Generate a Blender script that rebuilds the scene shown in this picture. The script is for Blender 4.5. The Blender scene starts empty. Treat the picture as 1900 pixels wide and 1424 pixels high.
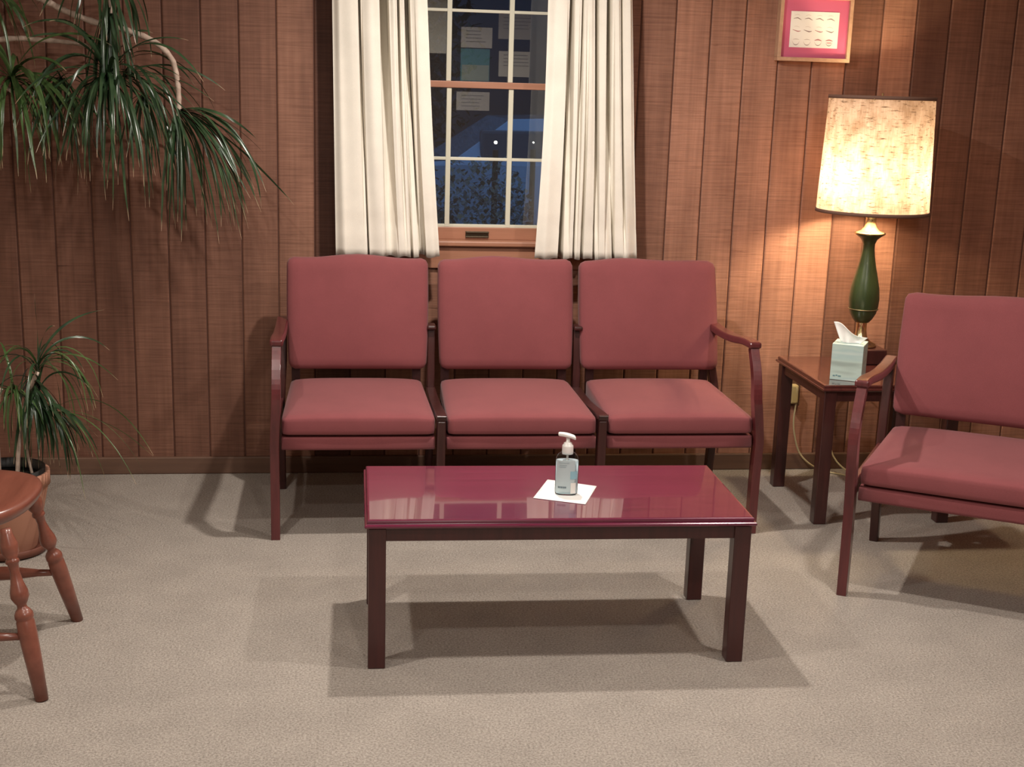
import bpy, bmesh, math, random
from mathutils import Vector, Matrix
C = bpy.context.scene.collection
S = bpy.context.scene
PI = math.pi

# ------------------------------------------------------------------ camera, world, lights, exposure
def make_camera():
    cam = bpy.data.cameras.new('camera'); o = bpy.data.objects.new('camera', cam); C.objects.link(o)
    pitch, roll, yaw = .2370, .0303, .1350
    cy, sy, cp, sp = math.cos(yaw), math.sin(yaw), math.cos(pitch), math.sin(pitch)
    fw = Vector((sy*cp, cy*cp, -sp)); r = Vector((cy, -sy, 0)); u = r.cross(fw)
    cr, sr = math.cos(roll), math.sin(roll)
    r2 = cr*r+sr*u; u2 = -sr*r+cr*u
    M = Matrix((r2, u2, -fw)).transposed().to_4x4(); M.translation = Vector((0, -5.0746, 1.4906))
    o.matrix_world = M
    cam.sensor_width = 36; cam.lens = 36*2505.2/1900; cam.shift_y = 45.1/1900; cam.clip_start = .05
    S.camera = o
make_camera()
S.view_settings.view_transform = 'Standard'; S.view_settings.look = 'None'
S.view_settings.exposure = 0.0; S.view_settings.gamma = 1; S.view_settings.use_curve_mapping = False
w = bpy.data.worlds.new('dusk'); S.world = w; w.use_nodes = True
w.node_tree.nodes['Background'].inputs[0].default_value = (.16, .30, .60, 1)
w.node_tree.nodes['Background'].inputs[1].default_value = 1.0
def ceiling_lamp(x, y, p, col=(1, .925, .84), z=2.2, size=.07):
    l = bpy.data.lights.new('ceiling_light', 'AREA'); l.shape = 'DISK'; l.size = size; l.energy = p; l.color = col
    o = bpy.data.objects.new('ceiling_light', l); C.objects.link(o); o.location = (x, y, z)
for x, y, p in [(.50, -1.14, 34), (-.55, -2.18, 19), (1.5, -2.18, 22), (-.55, -3.17, 8), (1.45, -3.17, 9), (.45, -4.6, 36)]:
    ceiling_lamp(x, y, p)

# ------------------------------------------------------------------ materials
def new_mat(name):
    m = bpy.data.materials.new(name); m.use_nodes = True
    nt = m.node_tree; b = nt.nodes['Principled BSDF']
    return m, nt, nt.nodes, nt.links, b
def rgba(c): return (c[0], c[1], c[2], 1)
def simple(name, col, rough=.5, metal=0, coat=0, spec=.5):
    m, nt, N, L, b = new_mat(name)
    b.inputs['Base Color'].default_value = rgba(col); b.inputs['Roughness'].default_value = rough
    b.inputs['Metallic'].default_value = metal; b.inputs['Coat Weight'].default_value = coat
    b.inputs['Specular IOR Level'].default_value = spec
    return m
def mapping(N, L, scale, coord='Object'):
    tc = N.new('ShaderNodeTexCoord'); mp = N.new('ShaderNodeMapping'); mp.inputs['Scale'].default_value = scale
    L.new(tc.outputs[coord], mp.inputs['Vector']); return mp
def noise(N, L, vec, scale, detail=3, rough=.5):
    n = N.new('ShaderNodeTexNoise'); n.inputs['Scale'].default_value = scale; n.inputs['Detail'].default_value = detail
    n.inputs['Roughness'].default_value = rough; L.new(vec, n.inputs['Vector']); return n
def ramp(N, L, fac, stops):
    r = N.new('ShaderNodeValToRGB'); e = r.color_ramp.elements
    e[0].position, e[0].color = stops[0][0], rgba(stops[0][1]); e[1].position, e[1].color = stops[1][0], rgba(stops[1][1])
    for p, c in stops[2:]:
        x = e.new(p); x.color = rgba(c)
    L.new(fac, r.inputs[0]); return r
def mul(N, L, a, b, fac=1.0, mode='MULTIPLY'):
    m = N.new('ShaderNodeMix'); m.data_type = 'RGBA'; m.blend_type = mode; m.inputs[0].default_value = fac
    L.new(a, m.inputs[6]); L.new(b, m.inputs[7]); return m.outputs[2]
def bump(N, L, b, h, strength, dist):
    n = N.new('ShaderNodeBump'); n.inputs['Strength'].default_value = strength; n.inputs['Distance'].default_value = dist
    L.new(h, n.inputs['Height']); L.new(n.outputs[0], b.inputs['Normal'])

def wall_wood(name, c0, c1, axis='x'):
    """rough sawn boards; every board has a tone (attribute, with light falloff on the back wall) and its own saw marks"""
    m, nt, N, L, b = new_mat(name)
    tc = N.new('ShaderNodeTexCoord'); at = N.new('ShaderNodeAttribute'); at.attribute_name = 'tone'
    comb = N.new('ShaderNodeCombineXYZ')
    mu = N.new('ShaderNodeMath'); mu.operation = 'MULTIPLY'; mu.inputs[1].default_value = 37.0; L.new(at.outputs['Fac'], mu.inputs[0])
    L.new(mu.outputs[0], comb.inputs[0]); L.new(mu.outputs[0], comb.inputs[2])
    add = N.new('ShaderNodeVectorMath'); add.operation = 'ADD'; L.new(tc.outputs['Object'], add.inputs[0]); L.new(comb.outputs[0], add.inputs[1])
    def mp(s):
        q = N.new('ShaderNodeMapping'); q.inputs['Scale'].default_value = s; L.new(add.outputs[0], q.inputs['Vector']); return q.outputs[0]
    if axis == 'x': sc = [(5, 5, 150), (60, 60, 1.5), (9, 9, 3), (4, 4, 60)]
    else: sc = [(5, 5, 150), (60, 60, 1.5), (9, 9, 3), (4, 4, 60)]
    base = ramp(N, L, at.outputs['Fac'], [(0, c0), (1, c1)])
    n1 = noise(N, L, mp(sc[0]), 1, 4, .6); r1 = ramp(N, L, n1.outputs[0], [(.30, (.50, .44, .42)), (.58, (1.08, 1.08, 1.08))])
    n2 = noise(N, L, mp(sc[1]), 1, 3, .6); r2 = ramp(N, L, n2.outputs[0], [(.2, (.72, .70, .68)), (.7, (1.10, 1.10, 1.10))])
    n3 = noise(N, L, mp(sc[2]), 1, 3, .55); r3 = ramp(N, L, n3.outputs[0], [(.25, (.66, .62, .62)), (.65, (1.10, 1.10, 1.10))])
    n4 = noise(N, L, mp(sc[3]), 1, 5, .75); r4 = ramp(N, L, n4.outputs[0], [(.30, (.42, .36, .34)), (.385, (1, 1, 1))])
    c = mul(N, L, base.outputs[0], r1.outputs[0], .50); c = mul(N, L, c, r2.outputs[0], .8); c = mul(N, L, c, r3.outputs[0], .85); c = mul(N, L, c, r4.outputs[0], .8)
    L.new(c, b.inputs['Base Color']); b.inputs['Roughness'].default_value = .62; b.inputs['Specular IOR Level'].default_value = .3
    bump(N, L, b, n1.outputs[0], .35, .003)
    return m
def grain_wood(name, c0, c1, rough=.3, coat=.0, scale=(3, 60, 60), spec=.5, coat_rough=.05):
    m, nt, N, L, b = new_mat(name)
    mp = mapping(N, L, scale); n = noise(N, L, mp.outputs[0], 1, 4, .6)
    r = ramp(N, L, n.outputs[0], [(.3, c0), (.7, c1)])
    L.new(r.outputs[0], b.inputs['Base Color']); b.inputs['Roughness'].default_value = rough
    b.inputs['Coat Weight'].default_value = coat; b.inputs['Coat Roughness'].default_value = coat_rough; b.inputs['Specular IOR Level'].default_value = spec
    return m
def fabric(name, col, var=.12, scale=900, rough=.95, bstr=.25, sheen=0.0):
    m, nt, N, L, b = new_mat(name)
    mp = mapping(N, L, (1, 1, 1)); n = noise(N, L, mp.outputs[0], scale, 2, .7)
    lo = tuple(c*(1-var) for c in col); hi = tuple(c*(1+var) for c in col)
    r = ramp(N, L, n.outputs[0], [(.3, lo), (.7, hi)])
    n2 = noise(N, L, mp.outputs[0], 7, 3, .6); r2 = ramp(N, L, n2.outputs[0], [(.3, (.93, .93, .93)), (.7, (1.04, 1.04, 1.04))])
    L.new(mul(N, L, r.outputs[0], r2.outputs[0]), b.inputs['Base Color']); b.inputs['Roughness'].default_value = rough
    b.inputs['Specular IOR Level'].default_value = .2; b.inputs['Sheen Weight'].default_value = sheen
    bump(N, L, b, n.outputs[0], bstr, .001)
    return m
def carpet_mat():
    m, nt, N, L, b = new_mat('carpet')
    mp = mapping(N, L, (1, 1, 1))
    n1 = noise(N, L, mp.outputs[0], 170, 3, .75); r1 = ramp(N, L, n1.outputs[0], [(.3, (.225, .194, .166)), (.5, (.390, .343, .300)), (.72, (.56, .50, .445))])
    n2 = noise(N, L, mp.outputs[0], 6, 4, .6); r2 = ramp(N, L, n2.outputs[0], [(.3, (.90, .90, .90)), (.7, (1.05, 1.05, 1.05))])
    n3 = noise(N, L, mp.outputs[0], 1100, 2, .6); r3 = ramp(N, L, n3.outputs[0], [(.3, (.86, .86, .86)), (.7, (1.12, 1.12, 1.12))])
    c = mul(N, L, r1.outputs[0], r2.outputs[0]); c = mul(N, L, c, r3.outputs[0])
    L.new(c, b.inputs['Base Color']); b.inputs['Roughness'].default_value = 1; b.inputs['Specular IOR Level'].default_value = .05
    bump(N, L, b, n1.outputs[0], .8, .008)
    return m
def shade_mat():
    m, nt, N, L, b = new_mat('shade_linen')
    N.remove(b); out = N['Material Output']
    tc = N.new('ShaderNodeTexCoord')
    def mp(s):
        q = N.new('ShaderNodeMapping'); q.inputs['Scale'].default_value = s; L.new(tc.outputs['UV'], q.inputs['Vector']); return q.outputs[0]
    n1 = noise(N, L, mp((10, 60, 1)), 1, 3, .7); r1 = ramp(N, L, n1.outputs[0], [(.30, (.12, .07, .04)), (.45, (.66, .51, .42))])
    n2 = noise(N, L, mp((70, 6, 1)), 1, 3, .6); r2 = ramp(N, L, n2.outputs[0], [(.25, (.75, .66, .58)), (.55, (1, 1, 1))])
    n3 = noise(N, L, mp((9, 5, 1)), 1, 3, .6); r3 = ramp(N, L, n3.outputs[0], [(.35, (.58, .50, .42)), (.6, (1, 1, 1))])
    c = mul(N, L, r1.outputs[0], r2.outputs[0], .7); c = mul(N, L, c, r3.outputs[0], .8)
    tr = N.new('ShaderNodeBsdfTranslucent'); df = N.new('ShaderNodeBsdfDiffuse'); mx = N.new('ShaderNodeMixShader')
    mx.inputs[0].default_value = .45
    c2 = N.new('ShaderNodeMix'); c2.data_type = 'RGBA'; c2.blend_type = 'MULTIPLY'; c2.inputs[0].default_value = 1; c2.inputs[7].default_value = (.42, .42, .42, 1); L.new(c, c2.inputs[6]); L.new(c2.outputs[2], tr.inputs[0]); L.new(c, df.inputs[0]); L.new(df.outputs[0], mx.inputs[1]); L.new(tr.outputs[0], mx.inputs[2])
    L.new(mx.outputs[0], out.inputs[0])
    return m
def glass_pane_mat():
    m, nt, N, L, b = new_mat('window_glass'); N.remove(b); out = N['Material Output']
    t = N.new('ShaderNodeBsdfTransparent'); g = N.new('ShaderNodeBsdfGlossy'); g.inputs['Roughness'].default_value = .0
    t.inputs[0].default_value = (.93, .96, .95, 1)
    f = N.new('ShaderNodeLayerWeight'); f.inputs[0].default_value = .25
    mx = N.new('ShaderNodeMixShader'); a = N.new('ShaderNodeMath'); a.operation = 'ADD'; a.inputs[1].default_value = .28
    L.new(f.outputs['Fresnel'], a.inputs[0]); L.new(a.outputs[0], mx.inputs[0]); L.new(t.outputs[0], mx.inputs[1]); L.new(g.outputs[0], mx.inputs[2])
    L.new(mx.outputs[0], out.inputs[0]); return m
def clear_plastic():
    m, nt, N, L, b = new_mat('clear_plastic'); N.remove(b); out = N['Material Output']
    t = N.new('ShaderNodeBsdfTransparent'); t.inputs[0].default_value = (.93, .96, .97, 1)
    g = N.new('ShaderNodeBsdfGlossy'); g.inputs['Roughness'].default_value = .06
    f = N.new('ShaderNodeLayerWeight'); f.inputs[0].default_value = .12
    mx = N.new('ShaderNodeMixShader'); L.new(f.outputs['Fresnel'], mx.inputs[0]); L.new(t.outputs[0], mx.inputs[1]); L.new(g.outputs[0], mx.inputs[2])
    L.new(mx.outputs[0], out.inputs[0]); return m
def emit(name, col, s):
    m, nt, N, L, b = new_mat(name); b.inputs['Base Color'].default_value = rgba(col)
    b.inputs['Emission Color'].default_value = rgba(col); b.inputs['Emission Strength'].default_value = s; return m
def leaf_mat(name, c0, c1, tip=None, rough=.38):
    m, nt, N, L, b = new_mat(name)
    uv = N.new('ShaderNodeTexCoord'); sep = N.new('ShaderNodeSeparateXYZ'); L.new(uv.outputs['UV'], sep.inputs[0])
    mp = mapping(N, L, (1, 1, 1)); n = noise(N, L, mp.outputs[0], 14, 2, .5)
    r = ramp(N, L, n.outputs[0], [(.3, c0), (.7, c1)]); c = r.outputs[0]
    if tip:
        r2 = ramp(N, L, sep.outputs[1], [(.90, (0, 0, 0)), (.99, (1, 1, 1))])
        mx = N.new('ShaderNodeMix'); mx.data_type = 'RGBA'; L.new(r2.outputs[0], mx.inputs[0]); L.new(c, mx.inputs[6]); mx.inputs[7].default_value = rgba(tip); c = mx.outputs[2]
    L.new(c, b.inputs['Base Color']); b.inputs['Roughness'].default_value = rough; return m

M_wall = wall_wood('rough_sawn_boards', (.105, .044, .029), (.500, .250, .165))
M_groove = simple('groove_wood', (.11, .045, .03), .8)
M_base = grain_wood('baseboard_wood', (.105, .055, .036), (.155, .082, .052), .6, scale=(2, 40, 40))
M_trim = grain_wood('window_wood', (.33, .145, .085), (.42, .19, .115), .45, scale=(3, 50, 50))
M_cream = simple('cream_paint', (.62, .59, .47), .5)
M_carpet = carpet_mat()
M_ceil = simple('ceiling_paint', (.48, .45, .41), .9)
M_plain = simple('painted_wall', (.50, .42, .33), .9)
M_fab = fabric('burgundy_fabric', (.222, .062, .067), sheen=.12)
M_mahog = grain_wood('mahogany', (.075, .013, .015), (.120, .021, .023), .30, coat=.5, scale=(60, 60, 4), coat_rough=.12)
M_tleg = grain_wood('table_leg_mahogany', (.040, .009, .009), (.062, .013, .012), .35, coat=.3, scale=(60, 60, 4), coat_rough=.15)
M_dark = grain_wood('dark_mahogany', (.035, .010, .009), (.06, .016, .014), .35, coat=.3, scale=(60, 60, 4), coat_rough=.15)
M_top = grain_wood('polished_mahogany', (.103, .009, .030), (.150, .014, .044), .22, coat=1, scale=(4, 60, 60), coat_rough=.03)
M_etop = grain_wood('polished_dark_mahogany', (.06, .014, .012), (.09, .022, .018), .22, coat=1, scale=(60, 4, 60), coat_rough=.05)
M_curt = fabric('cream_curtain', (.80, .75, .66), var=.04, scale=500, bstr=.15)
M_bronze = simple('bronze', (.10, .075, .05), .4, .8)
M_brass = simple('brass', (.80, .68, .40), .25, 1)
M_green = simple('green_ceramic', (.030, .050, .017), .30, 0, .6)
M_shade = shade_mat()
M_shtrim = simple('shade_trim', (.16, .085, .06), .8)
M_white = simple('white_plastic', (.82, .80, .76), .35)
M_paper = simple('white_paper', (.86, .85, .82), .8)
M_orange = grain_wood('maple_stain', (.17, .052, .034), (.24, .080, .052), .32, coat=.35, scale=(30, 4, 30), coat_rough=.2)
M_glass = glass_pane_mat()
M_pink = simple('pink_mat', (.60, .125, .235), .7)
M_frame = grain_wood('pale_oak', (.50, .30, .19), (.60, .38, .25), .4, scale=(40, 40, 40))
M_ink = simple('sketch_ink', (.25, .17, .17), .8)
M_ink2 = simple('sketch_rose', (.45, .20, .22), .8)
M_leaf = leaf_mat('leaf_green', (.014, .034, .015), (.046, .086, .038), (.45, .30, .20), .27)
M_leaf2 = leaf_mat('leaf_light_green', (.030, .070, .018), (.09, .15, .050), (.50, .36, .22), .30)
M_stem = grain_wood('pale_stem', (.40, .29, .23), (.60, .47, .38), .7, scale=(50, 50, 50))
M_terra = simple('terracotta', (.42, .20, .13), .8)
M_saucer = simple('brown_saucer', (.16, .055, .035), .6)
M_blackpot = simple('black_pot', (.012, .012, .012), .5)
M_soil = simple('soil', (.02, .014, .01), 1)

# ------------------------------------------------------------------ object helpers
def obj(name, bm, mat, parent=None, smooth=False, bevel=0, seg=2):
    me = bpy.data.meshes.new(name); bm.normal_update(); bm.to_mesh(me); bm.free()
    o = bpy.data.objects.new(name, me); C.objects.link(o)
    for mm in (mat if isinstance(mat, (list, tuple)) else [mat]): me.materials.append(mm)
    if smooth:
        for p in me.polygons: p.use_smooth = True
    if bevel:
        md = o.modifiers.new('bevel', 'BEVEL'); md.width = bevel; md.segments = seg; md.limit_method = 'ANGLE'; md.angle_limit = .6
        md.harden_normals = False
    if parent: o.parent = parent
    return o
def tag(o, label=None, cat=None, group=None, kind=None):
    if label: o['label'] = label
    if cat: o['category'] = cat
    if group: o['group'] = group
    if kind: o['kind'] = kind
    return o
def empty(name, loc, rz=0, **k):
    o = bpy.data.objects.new(name, None); C.objects.link(o); o.location = loc; o.rotation_euler = (0, 0, rz); o.empty_display_size = .1
    return tag(o, **k)
def bx(bm, x0, x1, y0, y1, z0, z1):
    v = [bm.verts.new(p) for p in ((x0,y0,z0),(x1,y0,z0),(x1,y1,z0),(x0,y1,z0),(x0,y0,z1),(x1,y0,z1),(x1,y1,z1),(x0,y1,z1))]
    for f in ((3,2,1,0),(4,5,6,7),(0,1,5,4),(1,2,6,5),(2,3,7,6),(3,0,4,7)): bm.faces.new([v[i] for i in f])
    return v
def box(*a):
    bm = bmesh.new(); bx(bm, *a); return bm
def tube(bm, pts, rad, n=10, cap=True):
    pts = [Vector(p) for p in pts]; R = rad if isinstance(rad, (list, tuple)) else [rad]*len(pts)
    rings = []; up = Vector((0, 0, 1)); prev = None
    for i, p in enumerate(pts):
        d = (pts[min(i+1, len(pts)-1)]-pts[max(i-1, 0)]).normalized()
        if prev is None:
            a = d.cross(up if abs(d.z) < .9 else Vector((1, 0, 0))).normalized()
        else: a = (prev-d*prev.dot(d)).normalized()
        prev = a; b = d.cross(a)
        rings.append([bm.verts.new(p+R[i]*(math.cos(2*PI*k/n)*a+math.sin(2*PI*k/n)*b)) for k in range(n)])
    for i in range(len(rings)-1):
        for k in range(n): bm.faces.new((rings[i][k], rings[i][(k+1) % n], rings[i+1][(k+1) % n], rings[i+1][k]))
    if cap: bm.faces.new(rings[0][::-1]); bm.faces.new(rings[-1])
    return bm
def spline(P, n=6):
    P = [Vector(p) for p in P]; out = []
    for i in range(len(P)-1):
        a, b, c, d = P[max(i-1, 0)], P[i], P[i+1], P[min(i+2, len(P)-1)]
        for k in range(n):
            t = k/n
            out.append(.5*((2*b)+(c-a)*t+(2*a-5*b+4*c-d)*t*t+(3*b-a-3*c+d)*t**3))
    out.append(P[-1]); return out
def lathe(bm, prof, n=32, cx=0, cy=0, sy=1, capb=True, capt=True):
    rings = [[bm.verts.new((cx+r*math.cos(2*PI*k/n), cy+sy*r*math.sin(2*PI*k/n), z)) for k in range(n)] for r, z in prof]
    for i in range(len(rings)-1):
        for k in range(n): bm.faces.new((rings[i][k], rings[i][(k+1) % n], rings[i+1][(k+1) % n], rings[i+1][k]))
    if capb: bm.faces.new(rings[0][::-1])
    if capt: bm.faces.new(rings[-1])
    return bm
def turned(bm, p0, p1, prof, n=16):
    """lathe along p0->p1; prof = (t, r)"""
    p0, p1 = Vector(p0), Vector(p1); return tube(bm, [p0.lerp(p1, t) for t, r in prof], [r for t, r in prof], n)
def strip(pts, x0, x1):
    """solid band in the yz plane: pts=(y,z,thickness), extruded between x0 and x1"""
    P = spline([(y, z, t) for y, z, t in pts], 5); bm = bmesh.new(); R = []
    for i, p in enumerate(P):
        a, b = P[max(i-1, 0)], P[min(i+1, len(P)-1)]
        d = Vector((b.x-a.x, b.y-a.y)).normalized(); nn = Vector((-d.y, d.x))*p.z/2
        R.append([bm.verts.new((x, p.x+s*nn.x, p.y+s*nn.y)) for x, s in ((x0, -1), (x1, -1), (x1, 1), (x0, 1))])
    for i in range(len(R)-1):
        for k in range(4): bm.faces.new((R[i][k], R[i][(k+1) % 4], R[i+1][(k+1) % 4], R[i+1][k]))
    bm.faces.new(R[0][::-1]); bm.faces.new(R[-1]); bmesh.ops.recalc_face_normals(bm, faces=bm.faces[:]); return bm
def soft_box(x0, x1, y0, y1, z0, z1, r, fn=None, cuts=(16, 12, 6)):
    """rounded box; fn(u,v,w,p) moves the point"""
    bm = bmesh.new(); c = Vector(((x0+x1)/2, (y0+y1)/2, (z0+z1)/2)); h = Vector(((x1-x0)/2, (y1-y0)/2, (z1-z0)/2)); vs = {}
    nx, ny, nz = cuts
    def co(i, n, hh):          # denser near the rims
        t = i/n*2-1; return math.copysign(abs(t)**.75, t)*hh
    def vert(i, j, k):
        if (i, j, k) in vs: return vs[(i, j, k)]
        p = Vector((co(i, nx, h.x), co(j, ny, h.y), co(k, nz, h.z)))
        q = Vector([max(-h[a]+r, min(h[a]-r, p[a])) for a in range(3)]); d = p-q
        if d.length > 1e-9: p = q+d.normalized()*min(r, max(abs(d[a]) for a in range(3)))
        u, v, w_ = p.x/h.x, p.y/h.y, p.z/h.z
        p = p+c
        if fn: p = fn(u, v, w_, p)
        vs[(i, j, k)] = bm.verts.new(p); return vs[(i, j, k)]
    def quad(*q): bm.faces.new([vert(*a) for a in q])
    for i in range(nx):
        for j in range(ny):
            quad((i, j, 0), (i, j+1, 0), (i+1, j+1, 0), (i+1, j, 0)); quad((i, j, nz), (i+1, j, nz), (i+1, j+1, nz), (i, j+1, nz))
    for i in range(nx):
        for k in range(nz):
            quad((i, 0, k), (i+1, 0, k), (i+1, 0, k+1), (i, 0, k+1)); quad((i, ny, k), (i, ny, k+1), (i+1, ny, k+1), (i+1, ny, k))
    for j in range(ny):
        for k in range(nz):
            quad((0, j, k), (0, j, k+1), (0, j+1, k+1), (0, j+1, k)); quad((nx, j, k), (nx, j+1, k), (nx, j+1, k+1), (nx, j, k+1))
    return bm

# ------------------------------------------------------------------ room
def struct(o): o['kind'] = 'structure'; return o
XL, XR, YB, ZC = -1.75, 3.0, -6.2, 2.26
struct(obj('floor', box(XL-.1, XR+.1, YB-.1, .12, -.1, 0), M_carpet))
struct(obj('ceiling', box(XL-.1, XR+.1, YB-.1, .12, ZC, ZC+.1), M_ceil))
OX0, OX1, OZ0, OZ1 = .13, .95, .885, 2.07          # window opening
def planked(name, length, s0, ztop, mat, tones, hole=None, off=0.0, pitch=.133):
    """boards along +x from s0 to s0+length, front at y=0, facing -y"""
    bm = bmesh.new(); lay = bm.loops.layers.color.new('tone') if False else bm.faces.layers.float.new('tone')
    k = math.floor((s0-off)/pitch); x = off+k*pitch
    def board(a, b, z0, z1, t):
        g, c = .0022, .004
        pr = [(a+g, .0065), (a+g, .003), (a+g+c, 0), (b-g-c, 0), (b-g, .003), (b-g, .0065)]
        lo = [bm.verts.new((px, py, z0)) for px, py in pr]; hi = [bm.verts.new((px, py, z1)) for px, py in pr]
        for i in range(5):
            f = bm.faces.new((lo[i], lo[i+1], hi[i+1], hi[i])); f[lay] = t
    while x < s0+length:
        a, b = max(x, s0), min(x+pitch, s0+length); t = tones(k)
        if b-a > .02:
            if hole and b > hole[0] and a < hole[1]:
                board(a, b, 0, hole[2], t); board(a, b, hole[3], ztop, t)
                if a < hole[0]: board(a, hole[0], hole[2], hole[3], t)
                if b > hole[1]: board(hole[1], b, hole[2], hole[3], t)
            else: board(a, b, 0, ztop, t)
        x += pitch; k += 1
    def back(a, b, z0, z1):
        n = len(bm.faces); bx(bm, a, b, .006, .12, z0, z1)
        bm.faces.ensure_lookup_table()
        for f in bm.faces[n:]: f.material_index = 1; f[lay] = .2
    if hole:
        back(s0, hole[0], 0, ztop); back(hole[1], s0+length, 0, ztop); back(hole[0], hole[1], 0, hole[2]); back(hole[0], hole[1], hole[3], ztop)
    else: back(s0, s0+length, 0, ztop)
    return obj(name, bm, [mat, M_groove])
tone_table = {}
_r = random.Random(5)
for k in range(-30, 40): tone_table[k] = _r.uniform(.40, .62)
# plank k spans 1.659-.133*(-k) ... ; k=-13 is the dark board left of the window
tone_table.update({-22: .20, -21: .27, -20: .22, -19: .20, -18: .29, -17: .19, -16: .24, -15: .32, -14: .46, -13: .03, -12: .2, -5: .42, -4: .44, -3: .78, -2: .74, -1: .80, 0: .76, 1: .74,  # left boards darkened, right ones lightened: light falloff put into the tones
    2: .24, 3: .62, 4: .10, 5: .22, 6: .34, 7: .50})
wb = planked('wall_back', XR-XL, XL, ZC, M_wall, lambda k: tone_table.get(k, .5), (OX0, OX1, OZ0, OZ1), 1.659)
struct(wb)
rr = random.Random(9)
wr = planked('wall_right', 6.3, 0, ZC, M_wall, lambda k: rr.uniform(.3, .8)); wr.rotation_euler = (0, 0, -PI/2); wr.location = (XR, 0, 0); struct(wr)
struct(obj('wall_left', box(XL-.12, XL, YB, 0, 0, ZC), M_plain))
struct(obj('wall_front', box(XL, XR, YB-.12, YB, 0, ZC), simple('dark_panel', (.075, .055, .050), .6)))
struct(obj('baseboard_back', box(XL, XR, -.018, .0, 0, .066), M_base, bevel=.004))
struct(obj('baseboard_right', box(XR-.018, XR, -6.2, -.018, 0, .066), M_base, bevel=.004))

# ------------------------------------------------------------------ window
win = struct(empty('window_1', (.54, .03, OZ0)))
def wpart(name, bm, mat, parent=None, bevel=.002, **k):
    o = obj(name, bm, mat, None, bevel=bevel, **k); o.parent = parent or win
    o.matrix_parent_inverse = Matrix.Translation((-.54, -.03, -OZ0)) if parent is None else Matrix()
    return o
bm = bmesh.new()      # lining + casing + apron
for a in ((OX0-.02, OX0, .0, .12, OZ0, OZ1), (OX1, OX1+.02, .0, .12, OZ0, OZ1), (OX0-.02, OX1+.02, .0, .12, OZ1, OZ1+.02)): bx(bm, *a)
for a in ((OX0-.07, OX0, -.018, 0, .83, OZ1+.07), (OX1, OX1+.07, -.018, 0, .83, OZ1+.07), (OX0, OX1, -.018, 0, OZ1, OZ1+.07)): bx(bm, *a)
wpart('window_frame', bm, M_trim)
bm = bmesh.new(); bx(bm, OX0-.085, OX1+.085, -.034, .12, .884, .904)
wpart('window_sill', bm, M_trim, bevel=.005)
bm = bmesh.new(); bx(bm, OX0, OX1, -.016, -.0, .80, .884)
wpart('apron', bm, M_trim)
def sash(name, y0, y1, z0, z1, rb, rt):
    bm = bmesh.new(); bx(bm, OX0, OX0+.045, y0, y1, z0, z1); bx(bm, OX1-.045, OX1, y0, y1, z0, z1)
    bx(bm, OX0+.045, OX1-.045, y0, y1, z0, z0+rb); bx(bm, OX0+.045, OX1-.045, y0, y1, z1-rt, z1)
    return wpart(name, bm, M_trim)
lsash = sash('lower_sash', .028, .062, .904, 1.487, .046, .024)
usash = sash('upper_sash', .066, .100, 1.463, OZ1, .024, .045)
def muntins(y0, y1, z0, z1, zs, par):
    bm = bmesh.new()
    for x in (.1775, .4245, .6555, .8975): bx(bm, x-.009, x+.009, y0, y1, z0, z1)
    for z in zs: bx(bm, OX0+.045, OX1-.045, y0+.001, y1-.001, z-.0055, z+.0055)
    return wpart('muntins', bm, M_cream, par, bevel=.0015)
muntins(.034, .044, .950, 1.463, (.955, 1.205), lsash); muntins(.072, .082, 1.487, 2.025, (1.740, 2.02), usash)
wpart('glass_pane', box(OX0+.04, OX1-.04, .046, .049, .945, 1.468), M_glass, lsash, bevel=0)
wpart('glass_pane', box(OX0+.04, OX1-.04, .084, .087, 1.482, 2.03), M_glass, usash, bevel=0)
bm = bmesh.new(); bx(bm, .495, .583, .020, .030, .912, .917); bx(bm, .495, .583, .024, .030, .912, .934); bx(bm, .495, .583, .012, .030, .930, .936)
tag(wpart('sash_lift', bm, M_bronze, lsash, bevel=.001), 'bronze finger pull')

# ------------------------------------------------------------------ curtains
def curtain(name, top, bot, label, xt, xb):
    """top/bot: (fraction, depth) crest list; xt/xb edges at z=1.77 / .855 plus the bulge between"""
    z0, z1 = .857, 2.04; nz, nx = 40, 420
    def f(lst, u):
        for a, b in zip(lst, lst[1:]):
            if u <= b[0]:
                t = (u-a[0])/(b[0]-a[0]); t = t*t*(3-2*t); return a[1]*(1-t)+b[1]*t
        return lst[-1][1]
    bm = bmesh.new(); G = []
    for j in range(nz+1):
        z = z0+(z1-z0)*j/nz; t = (z-.857)/(1.77-.857)
        row = []
        e0 = xb[0]+(xt[0]-xb[0])*t+xt[2]*math.sin(PI*min(t, 1)); e1 = xb[1]+(xt[1]-xb[1])*t+xt[3]*math.sin(PI*min(t, 1))
        tt = max(0, min(1, t))
        for i in range(nx+1):
            u = i/nx; d = f(top, u)*tt+f(bot, u)*(1-tt)
            d += .003*math.sin(9*u+5*z)+.002*math.sin(31*u+3*z)
            lean = .004*math.sin(u*23+z*2)+.0003*((f(top, min(1, u+.006))-f(top, max(0, u-.006)))*tt+(f(bot, min(1, u+.006))-f(bot, max(0, u-.006)))*(1-tt))/.012
            hem = .003*math.sin(u*40)*(1 if j == 0 else 0)
            row.append(bm.verts.new((e0+(e1-e0)*u+lean*math.sin(PI*u), -.150+d+(.012 if j in (4,) else 0)*.25, z+hem)))
        G.append(row)
    for j in range(nz):
        for i in range(nx): bm.faces.new((G[j][i], G[j][i+1], G[j+1][i+1], G[j+1][i]))
    o = obj(name, bm, M_curt, smooth=True); md = o.modifiers.new('thick', 'SOLIDIFY'); md.thickness = .0018
    tag(o, label, 'curtain', 'cream curtains at the window'); return o
D = .130
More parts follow.
